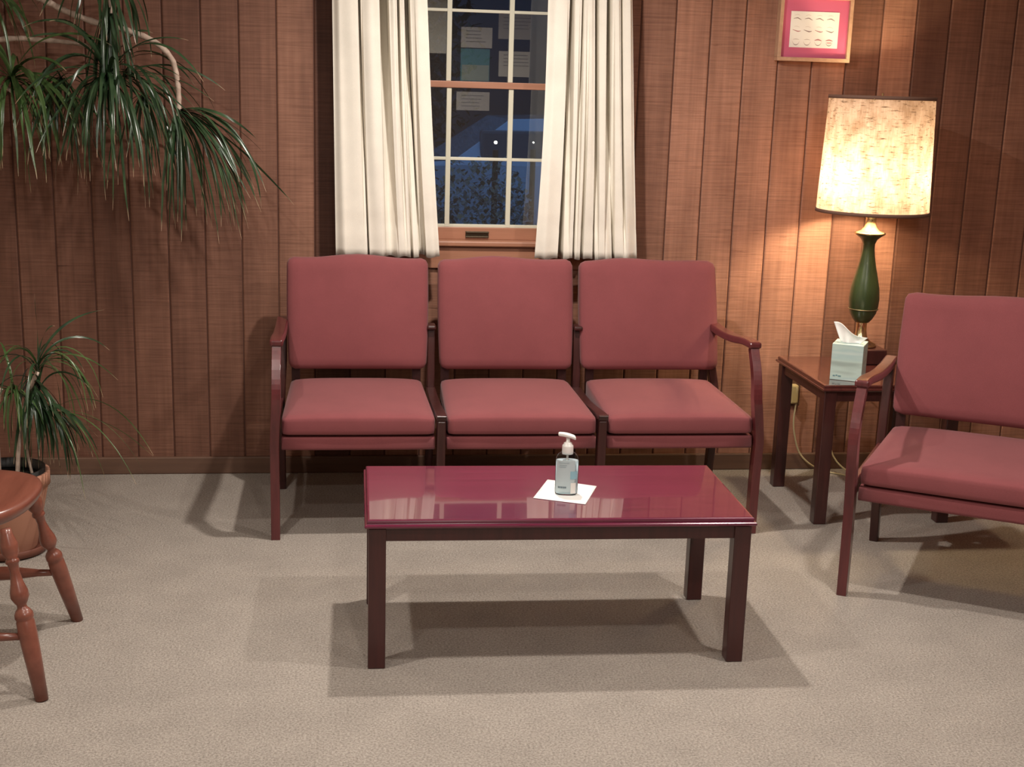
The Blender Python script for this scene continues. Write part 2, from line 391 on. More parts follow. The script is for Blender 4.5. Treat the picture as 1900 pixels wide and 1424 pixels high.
curtain('curtain', [(0, .035), (.08, .012), (.20, .010), (.265, .008), (.275, .07), (.30, .07), (.31, .012), (.40, 0), (.475, .012), (.485, D), (.60, D), (.61, .012), (.65, .0), (.672, .01), (.68, .06), (.695, .06), (.703, .008), (.74, .004), (.755, D), (.81, D), (.82, .015), (.9, 0), (1, .015)],
        [(0, .03), (.1, .008), (.2, .004), (.295, .006), (.302, .05), (.318, .05), (.325, .008), (.45, .0), (.52, .025), (.60, .004), (.72, .01), (.735, .04), (.75, .008), (.79, .006), (.80, .07), (.865, .07), (.872, .01), (.95, .0), (1, .008)],
        'cream pleated curtain on the left side of the window', (-.004, .327, .0, -.004), (.008, .386))
curtain('curtain', [(0, .02), (.1, 0), (.24, .006), (.248, D), (.325, D), (.333, .008), (.39, .006), (.397, .07), (.415, .07), (.422, .006), (.5, 0), (.545, .006), (.553, D), (.615, D), (.623, .008), (.68, .003), (.688, D), (.745, D), (.753, .006), (.83, 0), (.855, .006), (.862, D), (.885, D), (.893, .008), (.96, .004), (1, .02)],
        [(0, .012), (.1, 0), (.215, .006), (.222, D), (.268, D), (.275, .008), (.37, .004), (.377, .06), (.395, .06), (.402, .006), (.44, .004), (.447, .05), (.467, .05), (.474, .006), (.545, .004), (.552, .06), (.575, .06), (.582, .006), (.70, .0), (.745, .006), (.752, .06), (.77, .06), (.777, .008), (.9, .0), (1, .015)],
        'cream pleated curtain on the right side of the window', (.757, 1.062, .008, -.002), (.737, 1.126))
rod = empty('curtain_rod', (.54, -.10, 2.05), label='slim bronze rod carrying the cream curtains over the window', cat='curtain rod')
bm = bmesh.new(); tube(bm, [(-.66, 0, 0), (.66, 0, 0)], .009, 12); obj('pole', bm, M_bronze, rod, True)
for s in (-.6, .6):
    bm = bmesh.new(); bx(bm, s-.008, s+.008, 0, .0995, -.008, .008); bx(bm, s-.015, s+.015, .093, .0995, -.03, .03); obj('bracket', bm, M_bronze, rod)

# ------------------------------------------------------------------ seating
def seating(name, n, unit, loc, rz, label, cat):
    root = empty(name, loc, rz, label=label, cat=cat)
    W = .035; gap = .034; xs = []; x = W+.002
    for i in range(n): xs.append((x, x+unit)); x += unit+gap
    total = xs[-1][1]+.002+W
    front = [(.020, 0, .036), (.020, .15, .040), (.012, .30, .044), (-.010, .42, .044), (-.019, .50, .038), (.002, .57, .032), (.042, .634, .030), (.046, .642, .030)]
    rear = [(.590, 0, .034), (.565, .15, .038), (.545, .30, .044), (.545, .42, .044), (.560, .53, .038), (.578, .625, .034)]
    def lean(bm, k):
        amt = (.008, -.026)[k] if n > 1 else 0
        for v in bm.verts: v.co.x += amt*max(0, min(1, (v.co.z-.33)/.16))
        return bm
    for k, x0 in enumerate((0, total-W)):
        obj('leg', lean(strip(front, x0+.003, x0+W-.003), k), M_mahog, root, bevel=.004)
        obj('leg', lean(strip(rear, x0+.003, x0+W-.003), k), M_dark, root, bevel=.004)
        arm = strip([(.026, .655, .022), (.12, .652, .024), (.28, .634, .026), (.45, .627, .026), (.60, .634, .022)], x0-.004, x0+W+.004)
        obj('armrest', lean(arm, k), M_mahog, root, bevel=.007, seg=3)
        obj('side_rail', strip([(.03, .335, .05), (.53, .335, .05)], x0+.008, x0+W-.008), M_mahog, root, bevel=.003)
    for i in range(n-1):
        c = (xs[i][1]+xs[i+1][0])/2; a, b = c-.014, c+.014
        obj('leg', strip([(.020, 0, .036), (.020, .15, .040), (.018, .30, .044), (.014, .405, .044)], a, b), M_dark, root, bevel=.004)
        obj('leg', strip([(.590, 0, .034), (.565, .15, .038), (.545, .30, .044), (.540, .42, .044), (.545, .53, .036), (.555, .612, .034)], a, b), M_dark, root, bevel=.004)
        obj('side_rail', strip([(-.008, .414, .018), (.03, .414, .018), (.30, .385, .03), (.545, .385, .03)], a-.002, b+.002), M_dark, root, bevel=.006, seg=3)
        obj('post_cap', strip([(.515, .620, .016), (.58, .620, .016)], a-.002, b+.002), M_dark, root, bevel=.006, seg=3)
    for i, (a, b) in enumerate(xs):
        def seat_fn(u, v, w_, p):
            if w_ > 0: p.z += w_*(.012*(1-u*u)*(1-v*v)+.016*(v+1)/2-.008*abs(u)**5)
            p.x -= u*abs(u)**3*.016*(v+1)/2
            p.y -= .003*(1-u*u)*max(0, -v)
            return p
        obj('seat_cushion', soft_box(a+.001, b-.001, -.000, .528, .353, .422, .017, seat_fn), M_fab, root, True)
        obj('seat_rail', soft_box(a+.001, b-.001, .006, .49, .304, .350, .006, None, (4, 4, 4)), M_fab, root, True)
        ca, cb, wid = (a+.008, b-.006, 0) if n == 1 else ((.045, .543, 0), (.585, 1.072, .004), (1.104, 1.609, .018))[i]
        def back_fn(u, v, w_, p):
            h = (p.z-.475)/.385
            if v < 0: p.y += v*.018*(1-u*u)*(1-w_*w_)
            p.z += .008*(1-u*u)**2*(w_ > 0)*w_ + .004*math.cos(u*5+i)*max(0, w_)
            p.y += .085*h
            p.x += .006*u*(h-.5)+u*.004*math.cos(w_*1.6)+wid*(1-h)*(u+1)/2
            return p
        obj('back_cushion', soft_box(ca, cb, .485, .550, .470, .860, .026, back_fn, (16, 6, 14)), M_fab, root, True)
        obj('back_bracket', strip([(.54, .34, .02), (.553, .5, .02), (.57, .56, .02)], a+.02, a+.05), M_dark, root)
        obj('back_bracket', strip([(.54, .34, .02), (.553, .5, .02), (.57, .56, .02)], b-.05, b-.02), M_dark, root)
    return root
seating('three_seat_bench', 3, .5035, (-.208, -.800, 0), -.001, 'burgundy fabric three-seat sofa with mahogany arms under the window', 'sofa')
seating('armchair', 1, .70, (1.512, -1.375, 0), -math.radians(31.5), 'burgundy fabric armchair with glossy mahogany arm, right of the end table', 'armchair')

# ------------------------------------------------------------------ tables
def moulded(w, d, h):
    prof = [(.060, -.024), (.008, -.024), (.003, -.0225), (.0006, -.020), (0, -.017), (.0008, -.0145), (.003, -.0125), (.0065, -.0118), (.0072, -.0105), (.0062, -.008), (.0062, -.005), (.0072, -.0025), (.0095, -.0008), (.013, 0)]
    bm = bmesh.new(); R = []
    for ins, z in prof:
        a, b = w/2-ins, d/2-ins; R.append([bm.verts.new(p) for p in ((-a, -b, h+z), (a, -b, h+z), (a, b, h+z), (-a, b, h+z))])
    for i in range(len(R)-1):
        for k in range(4): bm.faces.new((R[i][k], R[i][(k+1) % 4], R[i+1][(k+1) % 4], R[i+1][k]))
    bm.faces.new(R[0][::-1]); bm.faces.new(R[-1]); return bm
def table(name, w, d, h, loc, rz, label, cat, mt, ml, ap=.036):
    root = empty(name, loc, rz, label=label, cat=cat)
    obj('table_top', moulded(w, d, h), mt, root)
    e = .010; L = .045
    for sx in (-1, 1):
        for sy in (-1, 1):
            x, y = sx*(w/2-e-L/2), sy*(d/2-e-L/2)
            obj('leg', box(x-L/2, x+L/2, y-L/2, y+L/2, 0, h-.0238), ml, root, bevel=.003)
    for s in (-1, 1):
        obj('apron', box(-w/2+e+L, w/2-e-L, s*(d/2-.026)-.009, s*(d/2-.026)+.009, h-.0238-ap, h-.0238), ml, root)
        obj('apron', box(s*(w/2-.026)-.009, s*(w/2-.026)+.009, -d/2+e+L, d/2-e-L, h-.0238-ap, h-.0238), ml, root)
    return root
table('coffee_table', 1.016, .508, .407, (.588, -1.583, 0), -.017, 'low glossy mahogany coffee table in front of the sofa', 'coffee table', M_top, M_tleg)
table('end_table', .52, .52, .506, (1.930, -.462, 0), 0, 'square dark mahogany end table in the corner under the lamp', 'side table', M_etop, M_dark)

# ------------------------------------------------------------------ table lamp
LX, LY, LZ = 1.959, -.300, .5065
lamp = empty('table_lamp', (LX, LY, LZ), label='tall table lamp with green body and glowing linen drum shade', cat='lamp')
def lpart(name, prof, mat, n=40, **k):
    bm = bmesh.new(); lathe(bm, [(r, z-LZ) for r, z in prof], n, **k); return obj(name, bm, mat, lamp, True)
obj('plinth', box(-.078, .078, -.078, .078, 0, .058), M_dark, lamp, bevel=.006, seg=3)
lpart('foot', [(.060, .5655), (.056, .575), (.036, .585), (.024, .60), (.019, .625), (.019, .652), (.026, .660)], M_brass)
lpart('lamp_body', [(.026, .656), (.036, .668), (.048, .690), (.054, .715), (.056, .745), (.052, .785), (.043, .825), (.033, .865), (.026, .900), (.022, .930), (.022, .948), (.030, .965), (.046, .978), (.056, .984)], M_green)
lpart('band', [(.0540, .7045), (.0555, .7055), (.0558, .7070), (.0548, .7080)], simple('dull_brass', (.30, .26, .15), .4, .8))
lpart('neck', [(.056, .984), (.057, .989), (.050, .992), (.034, .998), (.024, 1.010), (.019, 1.025), (.018, 1.043), (.021, 1.045), (.021, 1.050), (.010, 1.052), (.009, 1.060), (.017, 1.066), (.017, 1.14)], M_brass, 32)
bm = bmesh.new(); uvl = bm.loops.layers.uv.new('UVMap'); n = 72; nz = 16; z0, z1 = 1.068, 1.474; r0, r1 = .202, .187
V = [[bm.verts.new(((r0+(r1-r0)*j/nz)*math.cos(2*PI*k/n), (r0+(r1-r0)*j/nz)*math.sin(2*PI*k/n), z0+(z1-z0)*j/nz-LZ)) for k in range(n)] for j in range(nz+1)]
for j in range(nz):
    for k in range(n):
        f = bm.faces.new((V[j][k], V[j][(k+1) % n], V[j+1][(k+1) % n], V[j+1][k]))
        for lp, (a, b) in zip(f.loops, ((k, j), (k+1, j), (k+1, j+1), (k, j+1))): lp[uvl].uv = (a/n*3.1, b/nz)
sh = obj('lamp_shade', bm, M_shade, lamp, True)
for nm, r, z in (('shade_trim', r0, z0), ('shade_trim', r1, z1)):
    bm = bmesh.new(); lathe(bm, [(r-.003, z-.006-LZ), (r+.003, z-.006-LZ), (r+.003, z+.006-LZ), (r-.003, z+.006-LZ), (r-.003, z-.006-LZ)], 72, capb=False, capt=False); obj(nm, bm, M_shtrim, sh, True)
bm = bmesh.new()
for a in (0, 2*PI/3, 4*PI/3): tube(bm, [(0, 0, 1.465-LZ), (.194*math.cos(a), .194*math.sin(a), 1.468-LZ)], .0025, 6)
tube(bm, [(0, 0, 1.13-LZ), (0, 0, 1.49-LZ)], .003, 6); obj('shade_spider', bm, M_brass, lamp, True)
for sx, zz, e in ((-.075, 1.185, 17), (.075, 1.20, 12)):
    l = bpy.data.lights.new('lamp_bulb', 'POINT'); l.energy = e; l.color = (1, .80, .50); l.shadow_soft_size = .03
    o = bpy.data.objects.new('lamp_bulb', l); C.objects.link(o); o.parent = lamp; o.location = (sx, -.03, zz-LZ)
cord = bmesh.new()
tube(cord, spline([(1.806, -.030, .352), (1.818, -.05, .345), (1.822, -.045, .29), (1.819, -.04, .209), (1.831, -.035, .142), (1.857, -.03, .074), (1.899, -.035, .030), (1.95, -.06, .006), (2.02, -.12, .004), (2.06, -.17, .004), (2.03, -.13, .02), (2.0, -.06, .05), (1.98, -.035, .12), (1.975, -.03, .3), (1.975, -.10, .47), (1.965, -.19, .500), (1.96, -.215, .5095)]), .0035, 8)
o = obj('power_cord', cord, simple('cord_ivory', (.52, .44, .26), .5), lamp, True); o.matrix_parent_inverse = Matrix.Translation((-LX, -LY, -LZ))
o = obj('plug', box(1.797, 1.827, -.052, -.014, .28, .355), simple('plug_ivory', (.48, .38, .18), .5), lamp, bevel=.006); o.matrix_parent_inverse = Matrix.Translation((-LX, -LY, -LZ))
ol = empty('wall_outlet', (1.812, 0, .32), label='small brown wall outlet behind the end table', cat='outlet')
obj('cover_plate', box(-.035, .035, -.012, -.001, -.057, .057), simple('outlet_brown', (.10, .05, .03), .5), ol, bevel=.002)

# ------------------------------------------------------------------ tissue box
tb = empty('tissue_box', (1.8025, -.5975, .5065), -math.radians(29.7), label='pale teal tissue box on the end table with a white tissue sticking up', cat='tissue box')
m_tb, nt, N, L, b = new_mat('tissue_carton')
mp = mapping(N, L, (4, 4, 24)); nn = noise(N, L, mp.outputs[0], 1, 2, .5)
r = ramp(N, L, nn.outputs[0], [(.32, (.34, .42, .38)), (.46, (.50, .62, .56)), (.55, (.42, .56, .54)), (.68, (.62, .70, .64))])
L.new(r.outputs[0], b.inputs['Base Color']); b.inputs['Roughness'].default_value = .5
obj('carton', box(-.054, .054, -.054, .054, 0, .128), m_tb, tb, bevel=.0015)
bm = bmesh.new(); lathe(bm, [(.030, .1283), (.030, .1288)], 24, sy=.5); obj('opening', bm, simple('opening_film', (.65, .66, .64), .4), tb)
bm = bmesh.new(); G = []
for j in range(13):
    v = j/12; row = []
    for i in range(25):
        u = i/24; s = u*2-1
        top = .068-.046*u+.008*math.sin(u*7)
        x = s*(.034+.020*v)+(-.012+.018*u)*v; y = .010*math.sin(u*9+1)*(1-.3*v)+.014*math.sin(v*2+u*3)*v-.006
        row.append(bm.verts.new((x, y, .126+top*v)))
    G.append(row)
for j in range(12):
    for i in range(24): bm.faces.new((G[j][i], G[j][i+1], G[j+1][i+1], G[j+1][i]))
t = obj('tissue', bm, M_paper, tb, True); md = t.modifiers.new('t', 'SOLIDIFY'); md.thickness = .001
bm = bmesh.new()
for k, (a, b_) in enumerate(((-.044, -.036), (-.034, -.028), (-.026, -.016))): bx(bm, a, b_, -.0547, -.0541, .012+.002*(k % 2), .017+.002*(k % 2))
obj('carton_lettering', bm, simple('dark_print', (.16, .28, .30), .6), tb)

# ------------------------------------------------------------------ napkin and hand sanitiser
bm = bmesh.new(); P = [(.529, -1.655), (.660, -1.716), (.722, -1.552), (.594, -1.486)]; G = []
for j in range(9):
    row = []
    for i in range(9):
        u, v = i/8, j/8; a = Vector(P[0]).lerp(Vector(P[1]), u); b_ = Vector(P[3]).lerp(Vector(P[2]), u); p = a.lerp(b_, v)
        row.append(bm.verts.new((p.x, p.y, .4078+.0006*math.sin(u*5)*math.sin(v*4)**2)))
    G.append(row)
for j in range(8):
    for i in range(8): bm.faces.new((G[j][i], G[j][i+1], G[j+1][i+1], G[j+1][i]))
nk = obj('paper_napkin', bm, M_paper, None, True); md = nk.modifiers.new('t', 'SOLIDIFY'); md.thickness = .0008; md.offset = 1
tag(nk, 'white folded paper napkin under the sanitizer bottle on the coffee table', 'napkin')
bt = empty('sanitizer_bottle', (.624, -1.620, .4092), -.10, label='clear pump bottle of hand sanitizer on the white napkin', cat='bottle')
def superell(bm, prof, n=40, e=2.6):
    R = []
    for a, b_, z in prof:
        R.append([bm.verts.new((a*math.copysign(abs(math.cos(t))**(2/e), math.cos(t)), b_*math.copysign(abs(math.sin(t))**(2/e), math.sin(t)), z)) for t in [2*PI*k/n for k in range(n)]])
    for i in range(len(R)-1):
        for k in range(n): bm.faces.new((R[i][k], R[i][(k+1) % n], R[i+1][(k+1) % n], R[i+1][k]))
    bm.faces.new(R[0][::-1]); bm.faces.new(R[-1]); return bm
body = [(.027, .018, 0), (.0305, .0205, .003), (.031, .021, .010), (.0315, .021, .085), (.0310, .0205, .100), (.027, .019, .110), (.018, .015, .116), (.0125, .0125, .119)]
obj('bottle_body', superell(bmesh.new(), body), clear_plastic(), bt, True)
gel = simple('sanitizer_gel', (.58, .70, .74), .15); 
m_gel, nt, N, L, b = new_mat('gel'); b.inputs['Base Color'].default_value = (.62, .74, .78, 1); b.inputs['Roughness'].default_value = .3; b.inputs['Alpha'].default_value = .93
obj('gel', superell(bmesh.new(), [(.028, .0185, .003), (.0298, .0198, .008), (.0302, .0200, .094)]), m_gel, bt, True)
def patch(x0, x1, z0, z1, off, mat, name, parent, nx=12):
    bm = bmesh.new(); e = 2.6; rows = []
    for z in (z0, z1):
        row = []
        for i in range(nx+1):
            x = x0+(x1-x0)*i/nx; y = -(.021+off)*(1-min(1, abs(x/(.0315+off)))**e)**(1/e); row.append(bm.verts.new((x, y, z)))
        rows.append(row)
    for i in range(nx): bm.faces.new((rows[0][i], rows[0][i+1], rows[1][i+1], rows[1][i]))
    o = obj(name, bm, mat, parent, True); return o
lb = patch(-.029, .020, .010, .098, .0006, simple('label_blue', (.50, .60, .62), .45), 'label', bt)
patch(.008, .027, .046, .068, .0010, simple('label_teal', (.30, .52, .60), .45), 'label', bt)
patch(.010, .024, .006, .036, .0014, M_white, 'label', bt)
ink = simple('label_ink', (.12, .17, .20), .5)
for k, (a, b_, z) in enumerate(((-.024, .004, .0905), (-.022, -.002, .084), (-.023, -.004, .079))): patch(a, b_, z, z+.0012, .0012, simple('label_ink_pale', (.28, .38, .42), .5), 'label_text', lb, 6)
for a, b_ in ((-.024, -.021), (-.020, -.017), (-.016, -.013), (-.012, -.010), (-.009, -.006), (-.005, -.002)): patch(a, b_, .0205, .0255, .0012, ink, 'label_text', lb, 2)
bm = bmesh.new(); lathe(bm, [(.0150, .112), (.0152, .114), (.0152, .133), (.0145, .136), (.012, .137), (.0115, .142), (.008, .144), (.0055, .145), (.0050, .162)], 28); obj('pump_collar', bm, M_white, bt, True)
def head_fn(u, v, w_, p):
    p.z += -.22*p.x-.0030*(u*u) ; p.z += .0; 
    s = 1-.45*max(0, -u); p.y *= s; return p
obj('pump_head', soft_box(-.027, .021, -.011, .011, .158, .168, .0045, head_fn, (12, 8, 4)), M_white, bt, True)
bm = bmesh.new(); tube(bm, [(0, 0, .008), (0, 0, .112)], .003, 8); obj('dip_tube', bm, M_white, bt, True)

# ------------------------------------------------------------------ framed picture
pf = empty('picture_frame', (1.783, 0, 1.716), label='small oak picture frame with pink mat on the wall above the lamp', cat='picture')
W2, H2 = .141, .119; bm = bmesh.new(); fw_ = .014
for a in ((-W2, W2, -.040, -.001, -H2, -H2+fw_), (-W2, W2, -.040, -.001, H2-fw_, H2), (-W2, -W2+fw_, -.040, -.001, -H2+fw_, H2-fw_), (W2-fw_, W2, -.040, -.001, -H2+fw_, H2-fw_)): bx(bm, *a)
obj('frame', bm, M_frame, pf, bevel=.0015)
obj('mat_board', box(-W2+fw_, W2-fw_, -.026, -.020, -H2+fw_, H2-fw_), M_pink, pf)
prt = obj('print', box(-.095, .092, -.0275, -.0262, -.069, .061), M_paper, pf)
def stroke(pts, w, mat, name='sketch'):
    bm = bmesh.new(); P = spline([(x, 0, z) for x, z in pts], 4); n = len(P); prev = None
    for i, p in enumerate(P):
        ww = w*(.3+.7*math.sin(PI*i/(n-1))); a, b_ = bm.verts.new((p.x, -.0279, p.z-ww)), bm.verts.new((p.x, -.0279, p.z+ww))
        if prev: bm.faces.new((prev[0], a, b_, prev[1]))
        prev = (a, b_)
    return obj(name, bm, mat, prt)
for ri, z in enumerate((.034, -.008, -.047)):
    for ci in range(4):
        x = -.070+ci*.043
        if ri == 0: stroke([(x-.015, z), (x, z+.003), (x+.008, z), (x+.016, z-.004)], .0016, M_ink); stroke([(x-.012, z+.012), (x, z+.015), (x+.010, z+.012)], .0007, simple('pencil', (.62, .58, .54), .8))
        elif ri == 1: stroke([(x-.016, z+.003), (x, z-.002), (x+.008, z-.003), (x+.016, z-.001+.003*(ci == 3))], .0018, M_ink if ci % 2 else M_ink2); stroke([(x-.012, z+.013), (x, z+.015), (x+.012, z+.011)], .0007, simple('pencil', (.62, .58, .54), .8))
        else:
            stroke([(x-.014, z), (x-.008, z-.010), (x, z-.013), (x+.008, z-.010), (x+.014, z)], .0012, M_ink)
            if ci >= 2: stroke([(x-.014, z+.005), (x, z+.008), (x+.014, z+.004)], .0024, M_ink2)
            else: stroke([(x-.012, z+.006), (x, z+.008), (x+.012, z+.006)], .0006, M_ink)
            if ci == 3: stroke([(x-.010, z-.002), (x, z-.003), (x+.010, z-.002)], .004, simple('sketch_pink', (.75, .45, .45), .8))

# ------------------------------------------------------------------ wooden stool (lower left)
st = empty('wooden_stool', (-.98, -1.70, 0), label='reddish wooden stool with turned legs at the left edge', cat='stool')
def inv(o): o.matrix_parent_inverse = Matrix.Translation((.98, 1.70, 0)); return o
bm = bmesh.new()
outline = []
for k in range(64):
    t = 2*PI*k/64; e = 2.7; c_, s_ = math.cos(t), math.sin(t)
    x = .235*math.copysign(abs(c_)**(2/e), c_); y = .225*math.copysign(abs(s_)**(2/e), s_)
    x *= 1+.08*(y/.225)*.9
    outline.append((x, y))
def ring(sc, z, dish=0): return [bm.verts.new((-.98+x*sc, -1.70+y*sc, z)) for x, y in outline]
rings = [ring(.80, .405), ring(.90, .408), ring(.97, .418), ring(1.0, .432), ring(1.0, .440), ring(.985, .448), ring(.95, .451), ring(.80, .448), ring(.5, .444), ring(.2, .443)]
for a, b_ in zip(rings, rings[1:]):
    for k in range(64): bm.faces.new((a[k], a[(k+1) % 64], b_[(k+1) % 64], b_[k]))
bm.faces.new(rings[0][::-1]); bm.faces.new(rings[-1])
inv(obj('seat', bm, M_orange, st, True))
legprof = [(0, .012), (.03, .014), (.09, .021), (.14, .020), (.17, .013), (.18, .016), (.195, .017), (.205, .013), (.25, .011), (.31, .015), (.36, .021), (.395, .022), (.425, .016), (.44, .0115), (.455, .0115), (.47, .017), (.49, .022), (.515, .0225), (.525, .020), (.535, .0215), (.60, .0225), (.75, .0205), (1, .0155)]
feet = {}
for fx, fy, tx, ty in ((-.707, -1.445, -.795, -1.545), (-.702, -1.945, -.780, -1.875), (-1.253, -1.445, -1.165, -1.545), (-1.258, -1.945, -1.18, -1.875)):
    bm = bmesh.new(); turned(bm, (tx, ty, .415), (fx, fy, 0.0), legprof, 20); inv(obj('leg', bm, M_orange, st, True)); feet[(fx, fy)] = (Vector((tx, ty, .415)), Vector((fx, fy, 0)))
def on_leg(k, z): a, b_ = feet[k]; t = (.415-z)/.415; return a.lerp(b_, t)
sprof = [(0, .008), (.12, .010), (.26, .018), (.32, .019), (.40, .010), (.5, .013), (.60, .010), (.68, .019), (.74, .018), (.88, .010), (1, .008)]
for y in (-1.445, -1.945):
    ks = sorted([k for k in feet if k[1] == y]); zz = .155
    bm = bmesh.new(); turned(bm, on_leg(ks[0], zz), on_leg(ks[1], zz), sprof, 16); inv(obj('stretcher', bm, M_orange, st, True))

# ------------------------------------------------------------------ plants
def leaves(name, centre, axis, n, length, width, seed, mat, parent, spread=1.0, droop=1.0, stem=0.0, dirs=None, curl=0):
    """rosette of long strap leaves; each arches out and hangs"""
    rnd = random.Random(seed); bm = bmesh.new(); uvl = bm.loops.layers.uv.new('UVMap'); ax = Vector(axis).normalized(); c = Vector(centre)
    for q in range(n):
        a = rnd.uniform(0, 2*PI); el = rnd.uniform(.1, 1.25)*spread
        s1 = ax.orthogonal().normalized(); s2 = ax.cross(s1)
        d = (ax*math.cos(el)+(s1*math.cos(a)+s2*math.sin(a))*math.sin(el)).normalized()
        if dirs: d = (d*.55+Vector(dirs)).normalized()
        L_ = length*rnd.uniform(.65, 1.08); w0 = width*rnd.uniform(.7, 1.15); p = c-ax*rnd.uniform(0, stem)
        steps = 14; side = d.cross(Vector((0, 0, 1)));
        if side.length < .05: side = Vector((rnd.uniform(-1, 1), rnd.uniform(-1, 1), 0))
        side.normalize(); g = droop*rnd.uniform(.35, 1.5); tw = rnd.uniform(-1.1, 1.1); prev = None
        for i in range(steps+1):
            t = i/steps
            ww = w0*(.55+.45*min(1, t*5))*(1-t**3.2)*.5+.0003
            nrm = side.cross(d).normalized(); sd = (side*math.cos(tw*t*2)+nrm*math.sin(tw*t*2))
            vs = (bm.verts.new(p-sd*ww+nrm*ww*.35), bm.verts.new(p), bm.verts.new(p+sd*ww+nrm*ww*.35))
            if prev:
                for k in range(2):
                    f = bm.faces.new((prev[k], prev[k+1], vs[k+1], vs[k])); f.smooth = True
                    for lp, uv in zip(f.loops, ((k/2, (i-1)/steps), (k/2+.5, (i-1)/steps), (k/2+.5, t), (k/2, t))): lp[uvl].uv = uv
            prev = vs; p = p+d*(L_/steps)
            if p.z < .012: p.z = .012+.004*rnd.random()
            if p.y > -.03: p.y = -.03-.01*rnd.random()
            d = (d+Vector((rnd.uniform(-.05, .05), rnd.uniform(-.05, .05), -g*.17*(1.15-.5*t)))).normalized()
    o = obj(name, bm, mat, parent); return o
pl = empty('dracaena_plant', (-1.05, -.78, 0), label='tall dracaena with bare curved branches and drooping leaf tufts, upper left', cat='plant')
def ppart(o): o.matrix_parent_inverse = Matrix.Translation((1.05, .78, 0)); return o
def branch(P, r0, r1, mat=M_stem, parent=pl):
    S_ = spline(P, 6); bm = bmesh.new(); m = len(S_)
    rnd = random.Random(len(P)); tube(bm, S_, [(r0+(r1-r0)*i/m)*(1+.10*math.sin(i*1.9)) for i in range(m)], 10); return ppart(obj('branch', bm, mat, parent, True))
branch([(-1.433, -0.700, 0.231), (-1.453, -0.680, 0.784), (-1.432, -0.620, 1.296), (-1.379, -0.350, 1.713), (-1.179, -0.280, 1.782), (-1.047, -0.280, 1.745), (-0.946, -0.280, 1.707), (-0.871, -0.280, 1.672), (-0.778, -0.280, 1.640), (-0.674, -0.280, 1.617), (-0.593, -0.280, 1.585), (-0.539, -0.280, 1.532), (-0.522, -0.280, 1.460), (-0.519, -0.280, 1.389), (-0.523, -0.280, 1.342)], .013, .0085)
branch([(-1.432, -0.620, 1.296), (-1.378, -0.330, 1.479), (-1.206, -0.230, 1.554), (-1.067, -0.230, 1.581), (-0.981, -0.230, 1.580), (-0.894, -0.230, 1.576), (-0.798, -0.250, 1.558), (-0.758, -0.290, 1.501), (-0.739, -0.330, 1.426)], .011, .006)
branch([(-1.433, -0.680, 1.040), (-1.309, -0.620, 1.275), (-1.145, -0.560, 1.418), (-1.082, -0.350, 1.426), (-1.045, -0.350, 1.410)], .010, .006)
branch([(-1.453, -0.680, 0.784), (-1.227, -0.600, 1.909), (-0.955, -0.350, 2.084), (-0.763, -0.330, 1.925), (-0.732, -0.330, 1.776), (-0.723, -0.330, 1.670)], .010, .006)
def lv(*a, **k): return ppart(leaves('foliage', *a, **k))
lv((-0.739, -0.330, 1.458), (.05, -.35, .1), 62, .44, .0125, 1, M_leaf, pl, spread=1.5, droop=1.5)
lv((-0.725, -0.330, 1.628), (0, -.05, -1), 34, .36, .0135, 2, M_leaf, pl, spread=.5, droop=1.2, stem=.14)
lv((-0.742, -0.310, 1.755), (0, -.1, .3), 26, .30, .013, 3, M_leaf, pl, spread=1.1, droop=1.5)
lv((-0.523, -0.280, 1.363), (.9, -.15, -.25), 40, .47, .0105, 4, M_leaf, pl, spread=.55, droop=.85)
lv((-0.530, -0.280, 1.352), (.3, -.15, -.9), 26, .42, .010, 44, M_leaf, pl, spread=.75, droop=.9)
lv((-0.699, -0.290, 1.469), (.9, -.1, .25), 22, .40, .0095, 45, M_leaf, pl, spread=.8, droop=1.3)
lv((-1.045, -0.350, 1.448), (.2, -.3, .2), 44, .40, .0135, 5, M_leaf2, pl, spread=1.4, droop=1.4)
lv((-0.911, -0.230, 1.458), (.0, -.1, -.1), 30, .38, .010, 6, M_leaf, pl, spread=1.4, droop=1.3)
lv((-0.636, -0.250, 1.416), (.1, -.1, -.6), 20, .36, .009, 7, M_leaf, pl, spread=1.2, droop=1.0)
lv((-1.166, -0.280, 1.734), (.3, -.3, .5), 26, .34, .011, 8, M_leaf2, pl, spread=1.2, droop=1.6)
def pot(root, cx, cy, r, h, label=None):
    def pp(nm, prof, mat, **k):
        bm = bmesh.new(); lathe(bm, prof, 48, cx=cx, cy=cy, **k); o = obj(nm, bm, mat, root, True); return o
    a = pp('saucer', [(r*.74, 0), (r*.86, .006), (r*.92, .030), (r*.89, .032), (r*.82, .010), (r*.5, .008)], M_saucer)
    b_ = pp('pot', [(r*.60, .009), (r*.64, .02), (r*.95, h*.82), (r*.955, h*.84), (r, h*.84), (r, h), (r*.93, h), (r*.92, h*.82), (r*.9, h*.8)], M_terra, capt=False)
    c_ = pp('inner_pot', [(r*.55, .02), (r*.88, h*.86), (r*.905, h*1.045), (r*.86, h*1.045), (r*.84, h*.93)], M_blackpot, capt=False)
    d_ = pp('soil', [(r*.5, h*.88), (r*.86, h*.90), (r*.5, h*.915), (0.001, h*.92)], M_soil)
    return a, b_, c_, d_
for o in pot(pl, -1.40, -.80, .15, .27): ppart(o)
p2 = empty('spider_plant', (-1.005, -.86, 0), label='low grassy leaved plant in a terracotta pot behind the wooden stool', cat='plant')
def q2(o): o.matrix_parent_inverse = Matrix.Translation((1.005, .86, 0)); return o
for o in pot(p2, -1.02, -.86, .135, .262): q2(o)
def stem2(P, r):
    bm = bmesh.new(); tube(bm, spline(P, 5), r, 8); q2(obj('stem', bm, M_stem, p2, True))
